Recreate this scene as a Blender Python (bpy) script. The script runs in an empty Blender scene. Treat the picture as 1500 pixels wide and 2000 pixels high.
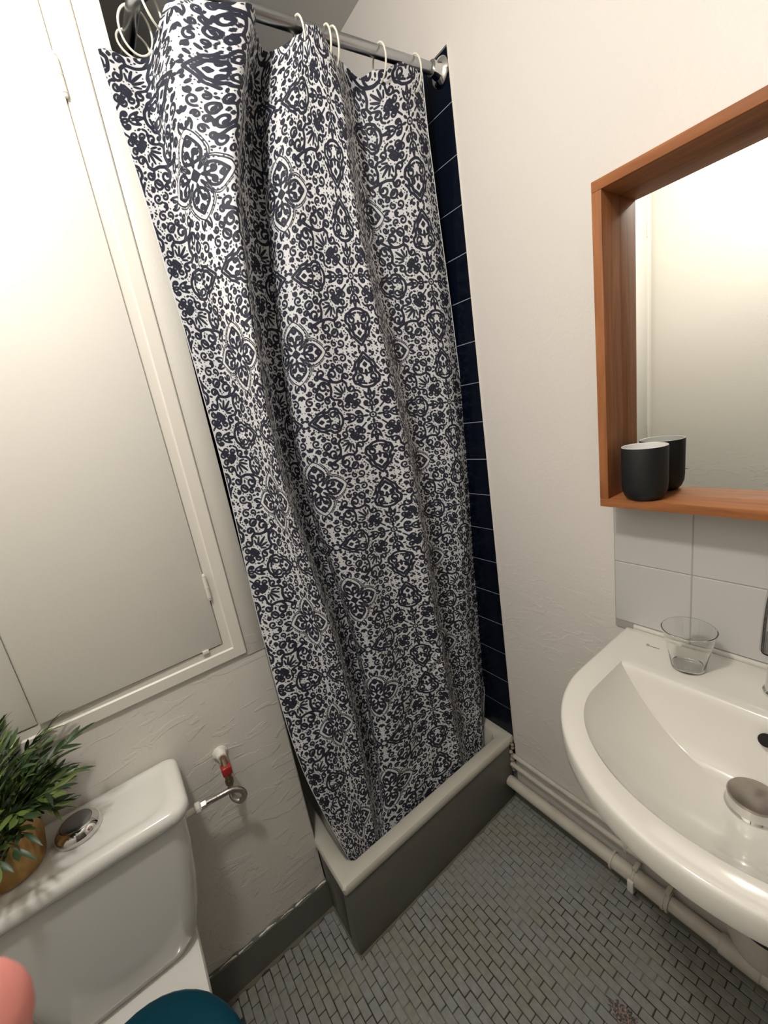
import bpy, bmesh, math, random
import numpy as np
from mathutils import Vector, Matrix
rnd = random.Random(7)
PI = math.pi
sc = bpy.context.scene
COL = sc.collection

# ------------------------------------------------------------------ camera
FPX = 785.46
RC = np.array([[0.79620789, -0.5844366, -0.15648275],
               [-0.26508148, -0.10448296, -0.95854844],
               [0.54386102, 0.80468451, -0.23811348]])      # rows: right, down, forward
CAM = np.array([0.0, 0.0, 1.425])
cd = bpy.data.cameras.new('camera'); cam = bpy.data.objects.new('camera', cd); COL.objects.link(cam)
cd.sensor_fit = 'HORIZONTAL'; cd.sensor_width = 24.0; cd.lens = FPX / 1500 * 24.0
cd.clip_start = 0.005; cd.clip_end = 50
m = Matrix(((RC[0][0], -RC[1][0], -RC[2][0], CAM[0]),
            (RC[0][1], -RC[1][1], -RC[2][1], CAM[1]),
            (RC[0][2], -RC[1][2], -RC[2][2], CAM[2]), (0, 0, 0, 1)))
cam.matrix_world = m
cd.dof.use_dof = True; cd.dof.focus_distance = 1.15; cd.dof.aperture_fstop = 20.0   # phone-sized aperture
sc.camera = cam

def ray(px, py): return RC.T @ np.array([(px - 750) / FPX, (py - 1000) / FPX, 1.0])
def on_plane(px, py, ax, v):
    d = ray(px, py); return CAM + d * (v - CAM[ax]) / d[ax]
def project(P):
    q = RC @ (np.asarray(P, float) - CAM); return 750 + FPX * q[0] / q[2], 1000 + FPX * q[1] / q[2], q[2]

# ------------------------------------------------------------------ world, exposure
w = bpy.data.worlds.new('world'); sc.world = w; w.use_nodes = True
w.node_tree.nodes['Background'].inputs[0].default_value = (0.9, 0.95, 1, 1)
w.node_tree.nodes['Background'].inputs[1].default_value = 0.02
sc.view_settings.view_transform = 'Standard'; sc.view_settings.look = 'None'
sc.view_settings.gamma = 1.0; sc.view_settings.use_curve_mapping = False
sc.view_settings.exposure = 0.0
LAMP = (-0.12, 0.34, 2.33); LAMP_W = 31.0

# ------------------------------------------------------------------ room measures (metres)
XR = 0.923      # right wall plane
XT = 0.934      # shower tile bed plane
YL = 0.964      # left wall plane
XE = 0.226      # end of the left wall at the shower
YB = 1.50       # back of the shower
ZC = 2.526      # ceiling
YRE = 0.788     # where the painted right wall stops

# ------------------------------------------------------------------ materials
def mat(name, col, rough=0.5, metal=0.0, bump=0.0, bscale=40.0, spec=0.5, coat=0.0, vary=0.0, vscale=6.0, vcol=None, bdetail=4.0, bdist=0.01, trans=0.0, ior=1.45):
    M = bpy.data.materials.new(name); M.use_nodes = True
    nt = M.node_tree; b = nt.nodes['Principled BSDF']
    b.inputs['Base Color'].default_value = (*col, 1); b.inputs['Roughness'].default_value = rough
    b.inputs['Metallic'].default_value = metal; b.inputs['Specular IOR Level'].default_value = spec
    b.inputs['Coat Weight'].default_value = coat; b.inputs['Coat Roughness'].default_value = 0.05
    b.inputs['Transmission Weight'].default_value = trans; b.inputs['IOR'].default_value = ior
    tc = nt.nodes.new('ShaderNodeTexCoord')
    if vary > 0:
        n = nt.nodes.new('ShaderNodeTexNoise'); n.inputs['Scale'].default_value = vscale; n.inputs['Detail'].default_value = 5
        nt.links.new(tc.outputs['Object'], n.inputs['Vector'])
        mx = nt.nodes.new('ShaderNodeMix'); mx.data_type = 'RGBA'
        v = vcol or tuple(c * 0.75 for c in col)
        mx.inputs[6].default_value = (*col, 1); mx.inputs[7].default_value = (*v, 1)
        mr = nt.nodes.new('ShaderNodeMapRange'); mr.inputs[1].default_value = 0.42; mr.inputs[2].default_value = 0.75
        mr.inputs[3].default_value = 0; mr.inputs[4].default_value = vary
        nt.links.new(n.outputs['Fac'], mr.inputs[0]); nt.links.new(mr.outputs[0], mx.inputs[0])
        nt.links.new(mx.outputs[2], b.inputs['Base Color'])
    if bump > 0:
        n2 = nt.nodes.new('ShaderNodeTexNoise'); n2.inputs['Scale'].default_value = bscale; n2.inputs['Detail'].default_value = bdetail
        nt.links.new(tc.outputs['Object'], n2.inputs['Vector'])
        bp = nt.nodes.new('ShaderNodeBump'); bp.inputs['Strength'].default_value = bump; bp.inputs['Distance'].default_value = bdist
        nt.links.new(n2.outputs['Fac'], bp.inputs['Height']); nt.links.new(bp.outputs['Normal'], b.inputs['Normal'])
    return M

def plaster(name, col, rough=0.42, rough_low=0.45):
    """semi-gloss paint on old plaster: orange peel everywhere, trowel ridges on the low part of the wall"""
    M = bpy.data.materials.new(name); M.use_nodes = True
    nt = M.node_tree; L = nt.links; b = nt.nodes['Principled BSDF']
    b.inputs['Base Color'].default_value = (*col, 1); b.inputs['Roughness'].default_value = rough
    g = nt.nodes.new('ShaderNodeNewGeometry'); sep = nt.nodes.new('ShaderNodeSeparateXYZ')
    L.new(g.outputs['Position'], sep.inputs[0])
    low = nt.nodes.new('ShaderNodeMapRange'); low.inputs[1].default_value = 1.05; low.inputs[2].default_value = 0.75
    low.inputs[3].default_value = 0.0; low.inputs[4].default_value = 1.0; L.new(sep.outputs['Z'], low.inputs[0])
    mp = nt.nodes.new('ShaderNodeMapping'); mp.inputs['Rotation'].default_value = (0.5, 0.6, 0.3); mp.inputs['Scale'].default_value = (1, 1, 2.6)
    L.new(g.outputs['Position'], mp.inputs['Vector'])
    n1 = nt.nodes.new('ShaderNodeTexNoise'); n1.inputs['Scale'].default_value = 9; n1.inputs['Detail'].default_value = 3; n1.inputs['Distortion'].default_value = 1.2
    L.new(mp.outputs[0], n1.inputs['Vector'])
    rd = nt.nodes.new('ShaderNodeMapRange'); rd.interpolation_type = 'SMOOTHSTEP'
    rd.inputs[1].default_value = 0.54; rd.inputs[2].default_value = 0.57
    L.new(n1.outputs['Fac'], rd.inputs[0])
    n1b = nt.nodes.new('ShaderNodeTexNoise'); n1b.inputs['Scale'].default_value = 7; L.new(g.outputs['Position'], n1b.inputs['Vector'])
    add = nt.nodes.new('ShaderNodeMath'); add.operation = 'MULTIPLY_ADD'; add.inputs[1].default_value = 0.35
    L.new(rd.outputs[0], add.inputs[0]); L.new(n1b.outputs['Fac'], add.inputs[2])
    ml = nt.nodes.new('ShaderNodeMath'); ml.operation = 'MULTIPLY'; L.new(add.outputs[0], ml.inputs[0]); L.new(low.outputs[0], ml.inputs[1])
    n2 = nt.nodes.new('ShaderNodeTexNoise'); n2.inputs['Scale'].default_value = 160; n2.inputs['Detail'].default_value = 2
    L.new(g.outputs['Position'], n2.inputs['Vector'])
    b1 = nt.nodes.new('ShaderNodeBump'); b1.inputs['Strength'].default_value = rough_low; b1.inputs['Distance'].default_value = 0.0045
    L.new(ml.outputs[0], b1.inputs['Height'])
    b2 = nt.nodes.new('ShaderNodeBump'); b2.inputs['Strength'].default_value = 0.18; b2.inputs['Distance'].default_value = 0.002
    L.new(n2.outputs['Fac'], b2.inputs['Height']); L.new(b1.outputs[0], b2.inputs['Normal'])
    L.new(b2.outputs[0], b.inputs['Normal'])
    return M

WALLC = (0.80, 0.765, 0.705)
M_wall = plaster('wall_paint', WALLC)
M_wallR = plaster('wall_paint_right', (0.78, 0.74, 0.70), 0.45, 0.3)
M_ceil = mat('ceiling_paint', (0.62, 0.61, 0.58), 0.8)
M_door = mat('cupboard_paint', (0.82, 0.79, 0.73), 0.5, bump=0.12, bscale=130, bdist=0.002)
M_trim = mat('trim_paint', (0.83, 0.79, 0.72), 0.33, bump=0.1, bscale=60, bdist=0.003)
M_grey = mat('grey_floor_paint', (0.150, 0.154, 0.134), 0.42, bump=0.2, bscale=60, bdist=0.003, vary=0.5, vscale=14, vcol=(0.155, 0.150, 0.118))
M_ceramic = mat('white_ceramic', (0.80, 0.775, 0.72), 0.12, coat=0.4)
M_ceramic_t = mat('toilet_ceramic', (0.80, 0.79, 0.75), 0.12, coat=0.4)
M_tray = mat('tray_enamel', (0.62, 0.60, 0.53), 0.22, coat=0.2, vary=0.35, vscale=9, vcol=(0.45, 0.42, 0.33))
M_chrome = mat('chrome', (0.72, 0.71, 0.70), 0.06, 1.0)
M_rail = mat('brushed_rail', (0.42, 0.43, 0.45), 0.28, 1.0)
M_steel = mat('dull_steel', (0.50, 0.47, 0.43), 0.3, 1.0, bump=0.3, bscale=300, bdist=0.002)
M_cap = mat('drain_cap_steel', (0.42, 0.38, 0.34), 0.28, 1.0, vary=0.6, vscale=60)
M_brass = mat('old_brass', (0.30, 0.24, 0.17), 0.4, 1.0)
M_dark = mat('dark_hole', (0.012, 0.011, 0.010), 0.8)
M_rubber = mat('black_rubber', (0.015, 0.015, 0.015), 0.6)
M_white = mat('white_plastic', (0.80, 0.78, 0.70), 0.35)
M_ring = mat('ring_plastic', (0.82, 0.81, 0.70), 0.3)
M_red = mat('red_plastic', (0.36, 0.025, 0.022), 0.35)
M_pipe = mat('pipe_paint', (0.62, 0.58, 0.51), 0.4, bump=0.2, bscale=60, bdist=0.003, vary=0.4, vscale=20, vcol=(0.42, 0.38, 0.30))
M_teal = mat('teal_seat', (0.0006, 0.045, 0.075), 0.38, spec=0.25)
M_mirror = mat('mirror_silver', (0.90, 0.915, 0.89), 0.005, 1.0)
M_cup = mat('matt_black_cup', (0.010, 0.011, 0.012), 0.55)
M_cupin = mat('cup_inside', (0.80, 0.80, 0.78), 0.3)
M_tileW = mat('white_wall_tile', (0.60, 0.59, 0.575), 0.22)
M_grout = mat('pale_grout', (0.42, 0.40, 0.37), 0.8)
M_tileN = mat('navy_tile', (0.0012, 0.0035, 0.011), 0.24, spec=0.28)
M_groutN = mat('tile_grout', (0.30, 0.33, 0.38), 0.8)
M_skin = mat('skin', (0.72, 0.26, 0.22), 0.55, bump=0.1, bscale=200, bdist=0.001)
M_nail = mat('nail', (0.75, 0.42, 0.38), 0.3)
M_ink = mat('grey_ink', (0.08, 0.08, 0.075), 0.4)
M_soil = mat('soil', (0.02, 0.018, 0.012), 0.9)
M_stem = mat('plant_stem', (0.10, 0.15, 0.04), 0.5)
M_bulb = bpy.data.materials.new('lamp_glow'); M_bulb.use_nodes = True
bb_ = M_bulb.node_tree.nodes['Principled BSDF']; bb_.inputs['Emission Color'].default_value = (1, 0.95, 0.88, 1); bb_.inputs['Emission Strength'].default_value = 6

def mat_wood():
    M = bpy.data.materials.new('orange_wood'); M.use_nodes = True; nt = M.node_tree; L = nt.links; b = nt.nodes['Principled BSDF']
    tc = nt.nodes.new('ShaderNodeTexCoord'); at = nt.nodes.new('ShaderNodeAttribute'); at.attribute_name = 'grain'
    n = nt.nodes.new('ShaderNodeTexNoise'); n.inputs['Scale'].default_value = 1.0; n.inputs['Detail'].default_value = 6; n.inputs['Distortion'].default_value = 0.6
    L.new(at.outputs['Vector'], n.inputs['Vector'])
    cr = nt.nodes.new('ShaderNodeValToRGB'); e = cr.color_ramp.elements
    e[0].position = 0.3; e[0].color = (0.27, 0.095, 0.033, 1); e[1].position = 0.72; e[1].color = (0.46, 0.185, 0.065, 1)
    L.new(n.outputs['Fac'], cr.inputs[0]); L.new(cr.outputs[0], b.inputs['Base Color'])
    b.inputs['Roughness'].default_value = 0.58; b.inputs['Specular IOR Level'].default_value = 0.3
    return M
M_wood = mat_wood()

def mat_tile_floor():
    M = bpy.data.materials.new('floor_tile'); M.use_nodes = True; nt = M.node_tree; L = nt.links; b = nt.nodes['Principled BSDF']
    oi = nt.nodes.new('ShaderNodeObjectInfo'); g = nt.nodes.new('ShaderNodeNewGeometry')
    n = nt.nodes.new('ShaderNodeTexNoise'); n.inputs['Scale'].default_value = 7; n.inputs['Detail'].default_value = 6; L.new(g.outputs['Position'], n.inputs['Vector'])
    a = nt.nodes.new('ShaderNodeMath'); a.operation = 'MULTIPLY_ADD'; a.inputs[1].default_value = 0.16; L.new(oi.outputs['Random'], a.inputs[0]); L.new(n.outputs['Fac'], a.inputs[2])
    cr = nt.nodes.new('ShaderNodeValToRGB'); e = cr.color_ramp.elements
    e[0].position = 0.40; e[0].color = (0.275, 0.285, 0.290, 1); e[1].position = 0.75; e[1].color = (0.265, 0.262, 0.220, 1)
    L.new(a.outputs[0], cr.inputs[0])
    n2 = nt.nodes.new('ShaderNodeTexNoise'); n2.inputs['Scale'].default_value = 60; n2.inputs['Detail'].default_value = 5; L.new(g.outputs['Position'], n2.inputs['Vector'])
    mr = nt.nodes.new('ShaderNodeMapRange'); mr.inputs[1].default_value = 0.3; mr.inputs[2].default_value = 0.7; mr.inputs[3].default_value = 0.85; mr.inputs[4].default_value = 1.12; L.new(n2.outputs['Fac'], mr.inputs[0])
    mx = nt.nodes.new('ShaderNodeVectorMath'); mx.operation = 'SCALE'; L.new(cr.outputs[0], mx.inputs[0]); L.new(mr.outputs[0], mx.inputs['Scale'])
    L.new(mx.outputs[0], b.inputs['Base Color']); b.inputs['Roughness'].default_value = 0.5
    return M
M_ftile = mat_tile_floor()

def mat_floor_grout():
    M = bpy.data.materials.new('floor_grout'); M.use_nodes = True; nt = M.node_tree; L = nt.links; b = nt.nodes['Principled BSDF']
    g = nt.nodes.new('ShaderNodeNewGeometry'); n = nt.nodes.new('ShaderNodeTexNoise'); n.inputs['Scale'].default_value = 5.5; n.inputs['Detail'].default_value = 6
    L.new(g.outputs['Position'], n.inputs['Vector'])
    cr = nt.nodes.new('ShaderNodeValToRGB'); e = cr.color_ramp.elements
    e[0].position = 0.50; e[0].color = (0.040, 0.039, 0.034, 1); e[1].position = 0.62; e[1].color = (0.20, 0.205, 0.195, 1)
    L.new(n.outputs['Fac'], cr.inputs[0]); L.new(cr.outputs[0], b.inputs['Base Color']); b.inputs['Roughness'].default_value = 0.85
    return M
M_fgrout = mat_floor_grout()

def mat_gravel():
    M = bpy.data.materials.new('worn_gravel'); M.use_nodes = True; nt = M.node_tree; L = nt.links; b = nt.nodes['Principled BSDF']
    g = nt.nodes.new('ShaderNodeNewGeometry'); v = nt.nodes.new('ShaderNodeTexVoronoi'); v.inputs['Scale'].default_value = 420
    L.new(g.outputs['Position'], v.inputs['Vector'])
    sp = nt.nodes.new('ShaderNodeSeparateColor'); L.new(v.outputs['Color'], sp.inputs[0])
    cr = nt.nodes.new('ShaderNodeValToRGB'); e = cr.color_ramp.elements
    e[0].position = 0.2; e[0].color = (0.06, 0.055, 0.05, 1); e[1].position = 0.9; e[1].color = (0.40, 0.27, 0.25, 1)
    k = cr.color_ramp.elements.new(0.55); k.color = (0.16, 0.15, 0.13, 1)
    L.new(sp.outputs[0], cr.inputs[0]); L.new(cr.outputs[0], b.inputs['Base Color']); b.inputs['Roughness'].default_value = 0.9
    return M
M_gravel = mat_gravel()

def mat_gold():
    M = bpy.data.materials.new('gold_pot'); M.use_nodes = True; nt = M.node_tree; b = nt.nodes['Principled BSDF']; L = nt.links
    b.inputs['Metallic'].default_value = 0.75; b.inputs['Roughness'].default_value = 0.42
    tc = nt.nodes.new('ShaderNodeTexCoord'); n = nt.nodes.new('ShaderNodeTexNoise'); n.inputs['Scale'].default_value = 25
    L.new(tc.outputs['Object'], n.inputs['Vector'])
    cr = nt.nodes.new('ShaderNodeValToRGB'); e = cr.color_ramp.elements
    e[0].position = 0.35; e[0].color = (0.34, 0.18, 0.055, 1); e[1].position = 0.7; e[1].color = (0.52, 0.33, 0.13, 1)
    L.new(n.outputs['Fac'], cr.inputs[0]); L.new(cr.outputs[0], b.inputs['Base Color'])
    return M
M_gold = mat_gold()

def mat_leaf():
    M = bpy.data.materials.new('leaf_green'); M.use_nodes = True; nt = M.node_tree; b = nt.nodes['Principled BSDF']; L = nt.links
    g = nt.nodes.new('ShaderNodeNewGeometry'); oi = nt.nodes.new('ShaderNodeObjectInfo')
    a = nt.nodes.new('ShaderNodeMath'); a.operation = 'ADD'; L.new(g.outputs['Random Per Island'], a.inputs[0]); L.new(oi.outputs['Random'], a.inputs[1])
    fr = nt.nodes.new('ShaderNodeMath'); fr.operation = 'FRACT'; L.new(a.outputs[0], fr.inputs[0])
    cr = nt.nodes.new('ShaderNodeValToRGB'); e = cr.color_ramp.elements
    e[0].position = 0.0; e[0].color = (0.012, 0.030, 0.012, 1); e[1].position = 1.0; e[1].color = (0.15, 0.21, 0.045, 1)
    k = cr.color_ramp.elements.new(0.55); k.color = (0.035, 0.078, 0.022, 1)
    L.new(fr.outputs[0], cr.inputs[0]); L.new(cr.outputs[0], b.inputs['Base Color'])
    b.inputs['Roughness'].default_value = 0.42
    return M
M_leaf = mat_leaf()

def mat_glass():
    M = bpy.data.materials.new('clear_glass'); M.use_nodes = True; nt = M.node_tree; L = nt.links
    b = nt.nodes['Principled BSDF']; out = nt.nodes['Material Output']
    b.inputs['Base Color'].default_value = (0.96, 0.97, 0.96, 1); b.inputs['Roughness'].default_value = 0.0
    b.inputs['Transmission Weight'].default_value = 1.0; b.inputs['IOR'].default_value = 1.48
    return M
M_glass = mat_glass()

def mat_curtain():
    M = bpy.data.materials.new('printed_curtain_cloth'); M.use_nodes = True; nt = M.node_tree; L = nt.links; b = nt.nodes['Principled BSDF']
    at = nt.nodes.new('ShaderNodeAttribute'); at.attribute_name = 'print'
    mr = nt.nodes.new('ShaderNodeMapRange'); mr.interpolation_type = 'SMOOTHSTEP'
    mr.inputs[1].default_value = -0.0001; mr.inputs[2].default_value = 0.0008; mr.inputs[3].default_value = 0; mr.inputs[4].default_value = 1
    L.new(at.outputs['Fac'], mr.inputs[0])
    mx = nt.nodes.new('ShaderNodeMix'); mx.data_type = 'RGBA'
    mx.inputs[6].default_value = (0.020, 0.022, 0.038, 1); mx.inputs[7].default_value = (0.72, 0.73, 0.75, 1)
    L.new(mr.outputs[0], mx.inputs[0]); L.new(mx.outputs[2], b.inputs['Base Color'])
    b.inputs['Roughness'].default_value = 0.62; b.inputs['Specular IOR Level'].default_value = 0.3
    return M
M_curtain = mat_curtain()

# ------------------------------------------------------------------ builders
ORG = {}
def setp(o, label=None, cat=None, group=None, kind=None):
    if label: o['label'] = label
    if cat: o['category'] = cat
    if group: o['group'] = group
    if kind: o['kind'] = kind
    return o
def thing(name, loc, label, cat, group=None):
    o = bpy.data.objects.new(name, None); COL.objects.link(o); o.location = loc; o.empty_display_size = 0.05
    ORG[o] = Vector(loc); return setp(o, label, cat, group)

class MB:
    def __init__(s): s.v = []; s.f = []
    def add(s, vs, fs):
        n = len(s.v); s.v += [tuple(float(c) for c in p) for p in vs]; s.f += [tuple(i + n for i in q) for q in fs]; return s
    def box(s, x0, x1, y0, y1, z0, z1, M=None):
        vs = [Vector((x, y, z)) for z in (z0, z1) for y in (y0, y1) for x in (x0, x1)]
        if M is not None: vs = [M @ v for v in vs]
        return s.add(vs, [(0, 2, 3, 1), (4, 5, 7, 6), (0, 1, 5, 4), (2, 6, 7, 3), (0, 4, 6, 2), (1, 3, 7, 5)])
    def loft(s, rings, cap0=True, cap1=True, close=True):
        n = len(rings[0]); vs = [p for r in rings for p in r]; fs = []
        for k in range(len(rings) - 1):
            for i in range(n if close else n - 1):
                j = (i + 1) % n
                fs.append((k * n + i, k * n + j, (k + 1) * n + j, (k + 1) * n + i))
        if cap0: fs.append(tuple(range(n - 1, -1, -1)))
        if cap1: fs.append(tuple((len(rings) - 1) * n + i for i in range(n)))
        return s.add(vs, fs)
    def tube(s, pts, r, n=12, cap=True):
        pts = [Vector(p) for p in pts]; rs = r if isinstance(r, (list, tuple)) else [r] * len(pts)
        rings = []; up = None
        for i, p in enumerate(pts):
            t = (pts[min(i + 1, len(pts) - 1)] - pts[max(i - 1, 0)]).normalized()
            if up is None:
                up = Vector((0, 0, 1)) if abs(t.z) < 0.9 else Vector((1, 0, 0))
            a = (up - t * up.dot(t)).normalized(); b = t.cross(a); up = a
            rings.append([p + (a * math.cos(2 * PI * k / n) + b * math.sin(2 * PI * k / n)) * rs[i] for k in range(n)])
        return s.loft(rings, cap, cap)
    def lathe(s, c, prof, n=32, axis=(0, 0, 1), cap0=True, cap1=True):
        c = Vector(c); q = Vector((0, 0, 1)).rotation_difference(Vector(axis).normalized())
        rings = [[c + q @ Vector((r * math.cos(2 * PI * k / n), r * math.sin(2 * PI * k / n), h)) for k in range(n)] for r, h in prof]
        return s.loft(rings, cap0, cap1)
    def build(s, name, M, parent=None, smooth=30, bevel=0, seg=2, label=None, cat=None, group=None, kind=None, grain=None, center=False):
        org = ORG.get(parent, Vector((0, 0, 0))) if parent else Vector((0, 0, 0))
        me = bpy.data.meshes.new(name)
        me.from_pydata([Vector(p) - org for p in s.v], [], s.f)
        bm = bmesh.new(); bm.from_mesh(me)
        bmesh.ops.remove_doubles(bm, verts=bm.verts, dist=1e-6)
        bmesh.ops.recalc_face_normals(bm, faces=bm.faces)
        if bevel:
            ed = [e for e in bm.edges if len(e.link_faces) == 2 and e.calc_face_angle(0) > 0.6]
            bmesh.ops.bevel(bm, geom=ed, offset=bevel, segments=seg, profile=0.5, affect='EDGES')
        bm.to_mesh(me); bm.free()
        if smooth:
            me.polygons.foreach_set('use_smooth', [True] * len(me.polygons)); me.set_sharp_from_angle(angle=math.radians(smooth))
        if grain:
            at = me.attributes.new('grain', 'FLOAT_VECTOR', 'POINT'); k = Vector(grain[:3]); off = grain[3] if len(grain) > 3 else 0
            for i, v in enumerate(me.vertices):
                p = v.co + org; at.data[i].vector = (p.x * k.x + off, p.y * k.y + off, p.z * k.z)
        o = bpy.data.objects.new(name, me); COL.objects.link(o); me.materials.append(M)
        if parent: o.parent = parent
        ORG[o] = org
        return setp(o, label, cat, group, kind)

def copy_to(o, parent, loc, rot=None, scl=None):
    c = o.copy(); COL.objects.link(c); c.parent = parent; c.location = loc
    if rot is not None: c.rotation_euler = rot
    if scl is not None: c.scale = scl
    return c
def smoothpath(P, n=8):
    P = [Vector(p) for p in P]; out = []
    for i in range(len(P) - 1):
        p0, p1, p2, p3 = P[max(i - 1, 0)], P[i], P[i + 1], P[min(i + 2, len(P) - 1)]
        for k in range(n):
            t = k / n
            out.append(0.5 * ((2 * p1) + (p2 - p0) * t + (2 * p0 - 5 * p1 + 4 * p2 - p3) * t * t + (3 * p1 - p0 - 3 * p2 + p3) * t ** 3))
    out.append(P[-1]); return out

# ================================================================== THE ROOM
S = dict(kind='structure')
XW = -0.664; YF = -1.10
floor = MB().box(XW - .05, 1.0, YF - .05, YB + .05, -0.06, -0.0012).build('floor', M_fgrout, smooth=0, **S)
MB().box(XW - .05, 1.05, YF - .05, YB + .05, ZC, ZC + .05).build('ceiling', M_ceil, smooth=0, **S)
wall_left = MB().box(XW, XE, YL, YB, 0, ZC).build('wall_left', M_wall, smooth=0, bevel=0.004, **S)
wr = MB()
wr.box(XR, XR + .12, YF, YRE, 0, ZC)
wr.box(XR, XR + .12, YRE, YB, 2.232, ZC)
wall_right = wr.build('wall_right', M_wallR, smooth=0, **S)
wall_shower = MB().box(XR + .0036, XR + .12, YRE, YB, 0, 2.232).build('wall_shower', M_groutN, smooth=0, **S)
wall_back = MB().box(XE - .02, XR + .12, YB, YB + .06, 0, ZC).build('wall_back', M_groutN, smooth=0, **S)
MB().box(XW - .06, XW, YF, YB, 0, ZC).build('wall_side', M_wall, smooth=0, **S)
M_wallF = mat('bounce_light_absorber', (0.08, 0.07, 0.06), 0.6)  # unseen wall behind the camera, colour made dark to cut ambient bounce light
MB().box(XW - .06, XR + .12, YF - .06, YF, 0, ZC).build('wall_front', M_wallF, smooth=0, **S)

# ---- skirting
b = MB()
top = []
nx = 60
ringsA = []
for i in range(nx + 1):
    x = XW + (XE - XW) * i / nx
    h = 0.117 - 0.012 * (x + 0.13) / 0.36 + 0.0025 * math.sin(i * 1.7) + 0.002 * rnd.uniform(-1, 1)
    ringsA.append([(x, YL + .001, 0), (x, YL - .011, 0), (x, YL - .010, h - .004), (x, YL - .006, h), (x, YL + .001, h)])
b.loft(ringsA)
baseboard_left = b.build('baseboard_left', M_grey, smooth=25, **S)
b = MB(); q = []; rr_ = []
for i in range(120):         # ragged lip of wall paint over the skirting
    x0 = XE - .004 - i * .0032
    h = 0.117 - 0.012 * (x0 + 0.13) / 0.36
    q.append((x0, YL - .0065, h + .0012 * math.sin(i * .37) + rnd.uniform(-.0005, .0005))); rr_.append(max(.0006, .0016 + .0012 * math.sin(i * .23 + 1) + rnd.uniform(-.0006, .0006)))
b.tube(q, rr_, 6)
b.build('paint_ridge', M_trim, baseboard_left, smooth=60)
b = MB(); ringsA = []
for i in range(41):
    y = YF + (0.798 - YF) * i / 40
    h = 0.072 + .002 * math.sin(i * 2.1)
    ringsA.append([(XR + .001, y, 0), (XR - .012, y, 0), (XR - .010, y, h - .003), (XR - .006, y, h), (XR + .001, y, h)])
b.loft(ringsA); b.build('baseboard_right', M_grey, smooth=25, **S)

# ---- floor mosaic: 2 x 4 cm tiles in running bond
PX, PY = 0.0215, 0.0427; TW, TL = 0.0197, 0.0409
proto = MB().box(-TW / 2, TW / 2, -TL / 2, TL / 2, -0.003, 0).build('tile', M_ftile, floor, smooth=0, bevel=0.0011, seg=1)
spots = []
for i in range(120):
    x = 0.4368 + (i - 84) * PX
    for j in range(60):
        y = 0.6246 + (j - 42) * PY + (PY / 2 if i % 2 else 0)
        if x < XW + .01 or x > XR - .012 or y < YF + .02 or y > YL - .012: continue
        if x > 0.226 + .004 and y > 0.798 + .012: continue
        if -0.34 < x < -0.07 and 0.40 < y < 0.92: continue
        u, v, d = project((x, y, 0))
        vis = d > 0.05 and -15 < u < 1515 and v < 2015
        spots.append((0 if vis else 1, d if d > .05 else 9, x, y))
spots.sort()
rest = MB(); first = True
for k, (nv, d, x, y) in enumerate(spots):
    jit = (rnd.uniform(-.0005, .0005), rnd.uniform(-.0005, .0005), rnd.uniform(-.0004, .0003))
    rz = rnd.uniform(-.018, .018)
    if k < 300 and not nv:
        rot = (rnd.uniform(-.012, .012), rnd.uniform(-.018, .018), rz)
        if first: proto.location = (x + jit[0], y + jit[1], jit[2]); proto.rotation_euler = rot; first = False
        else: copy_to(proto, floor, (x + jit[0], y + jit[1], jit[2]), rot)
    else:
        rest.box(x - TW / 2, x + TW / 2, y - TL / 2, y + TL / 2, -0.003, jit[2])
rest.build('remaining_tiles', M_ftile, floor, smooth=0, kind='stuff')
# cement fillet along the skirting and the shower plinth, worn gravel patch
b = MB(); rr = []
for i in range(60):
    x = -0.55 + i * (0.226 + .55) / 59
    wv = .008 + .003 * math.sin(i * 1.3) + rnd.uniform(-.0015, .0015)
    rr.append([(x, YL - .010, -.002), (x, YL - .010, .006), (x, YL - .010 - wv, .0012), (x, YL - .010 - wv, -.002)])
b.loft(rr)
M_fillet = mat('cement_fillet', (0.15, 0.14, 0.105), 0.7, bump=0.4, bscale=120, bdist=0.003, vary=0.6, vscale=18, vcol=(0.15, 0.10, 0.07))
b.build('cement_fillet', M_fillet, floor, smooth=30)
b = MB(); rr = []
for i in range(50):
    t = i / 49
    x = 0.226 + t * (0.911 - .226)
    wv = .003 + .002 * math.sin(i * 1.1) + rnd.uniform(-.001, .001)
    rr.append([(x, .800, -.002), (x, .800, .004), (x, .7965 - wv, .0011), (x, .7965 - wv, -.002)])
b.loft(rr)
rr = []
for i in range(14):
    y = .79 + i * .013
    wv = .004 + rnd.uniform(-.0015, .0015)
    rr.append([(.229, y, -.002), (.229, y, .004), (.226 - wv, y, .0011), (.226 - wv, y, -.002)])
b.loft(rr)
b.build('cement_fillet', M_fillet, floor, smooth=30)
b = MB()
c0 = (0.640, 0.303); n = 26
ring = [(c0[0] + (.018 + .005 * math.sin(3.1 * k) + rnd.uniform(-.004, .004)) * math.cos(2 * PI * k / n), c0[1] + (.032 + .008 * math.sin(2.3 * k) + rnd.uniform(-.006, .006)) * math.sin(2 * PI * k / n)) for k in range(n)]
b.loft([[(x, y, -.001) for x, y in ring], [(c0[0] + (x - c0[0]) * .96, c0[1] + (y - c0[1]) * .96, .0014) for x, y in ring]])
b.build('worn_gravel_patch', M_gravel, floor, smooth=0, label='speckled worn patch of exposed gravel')

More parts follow.
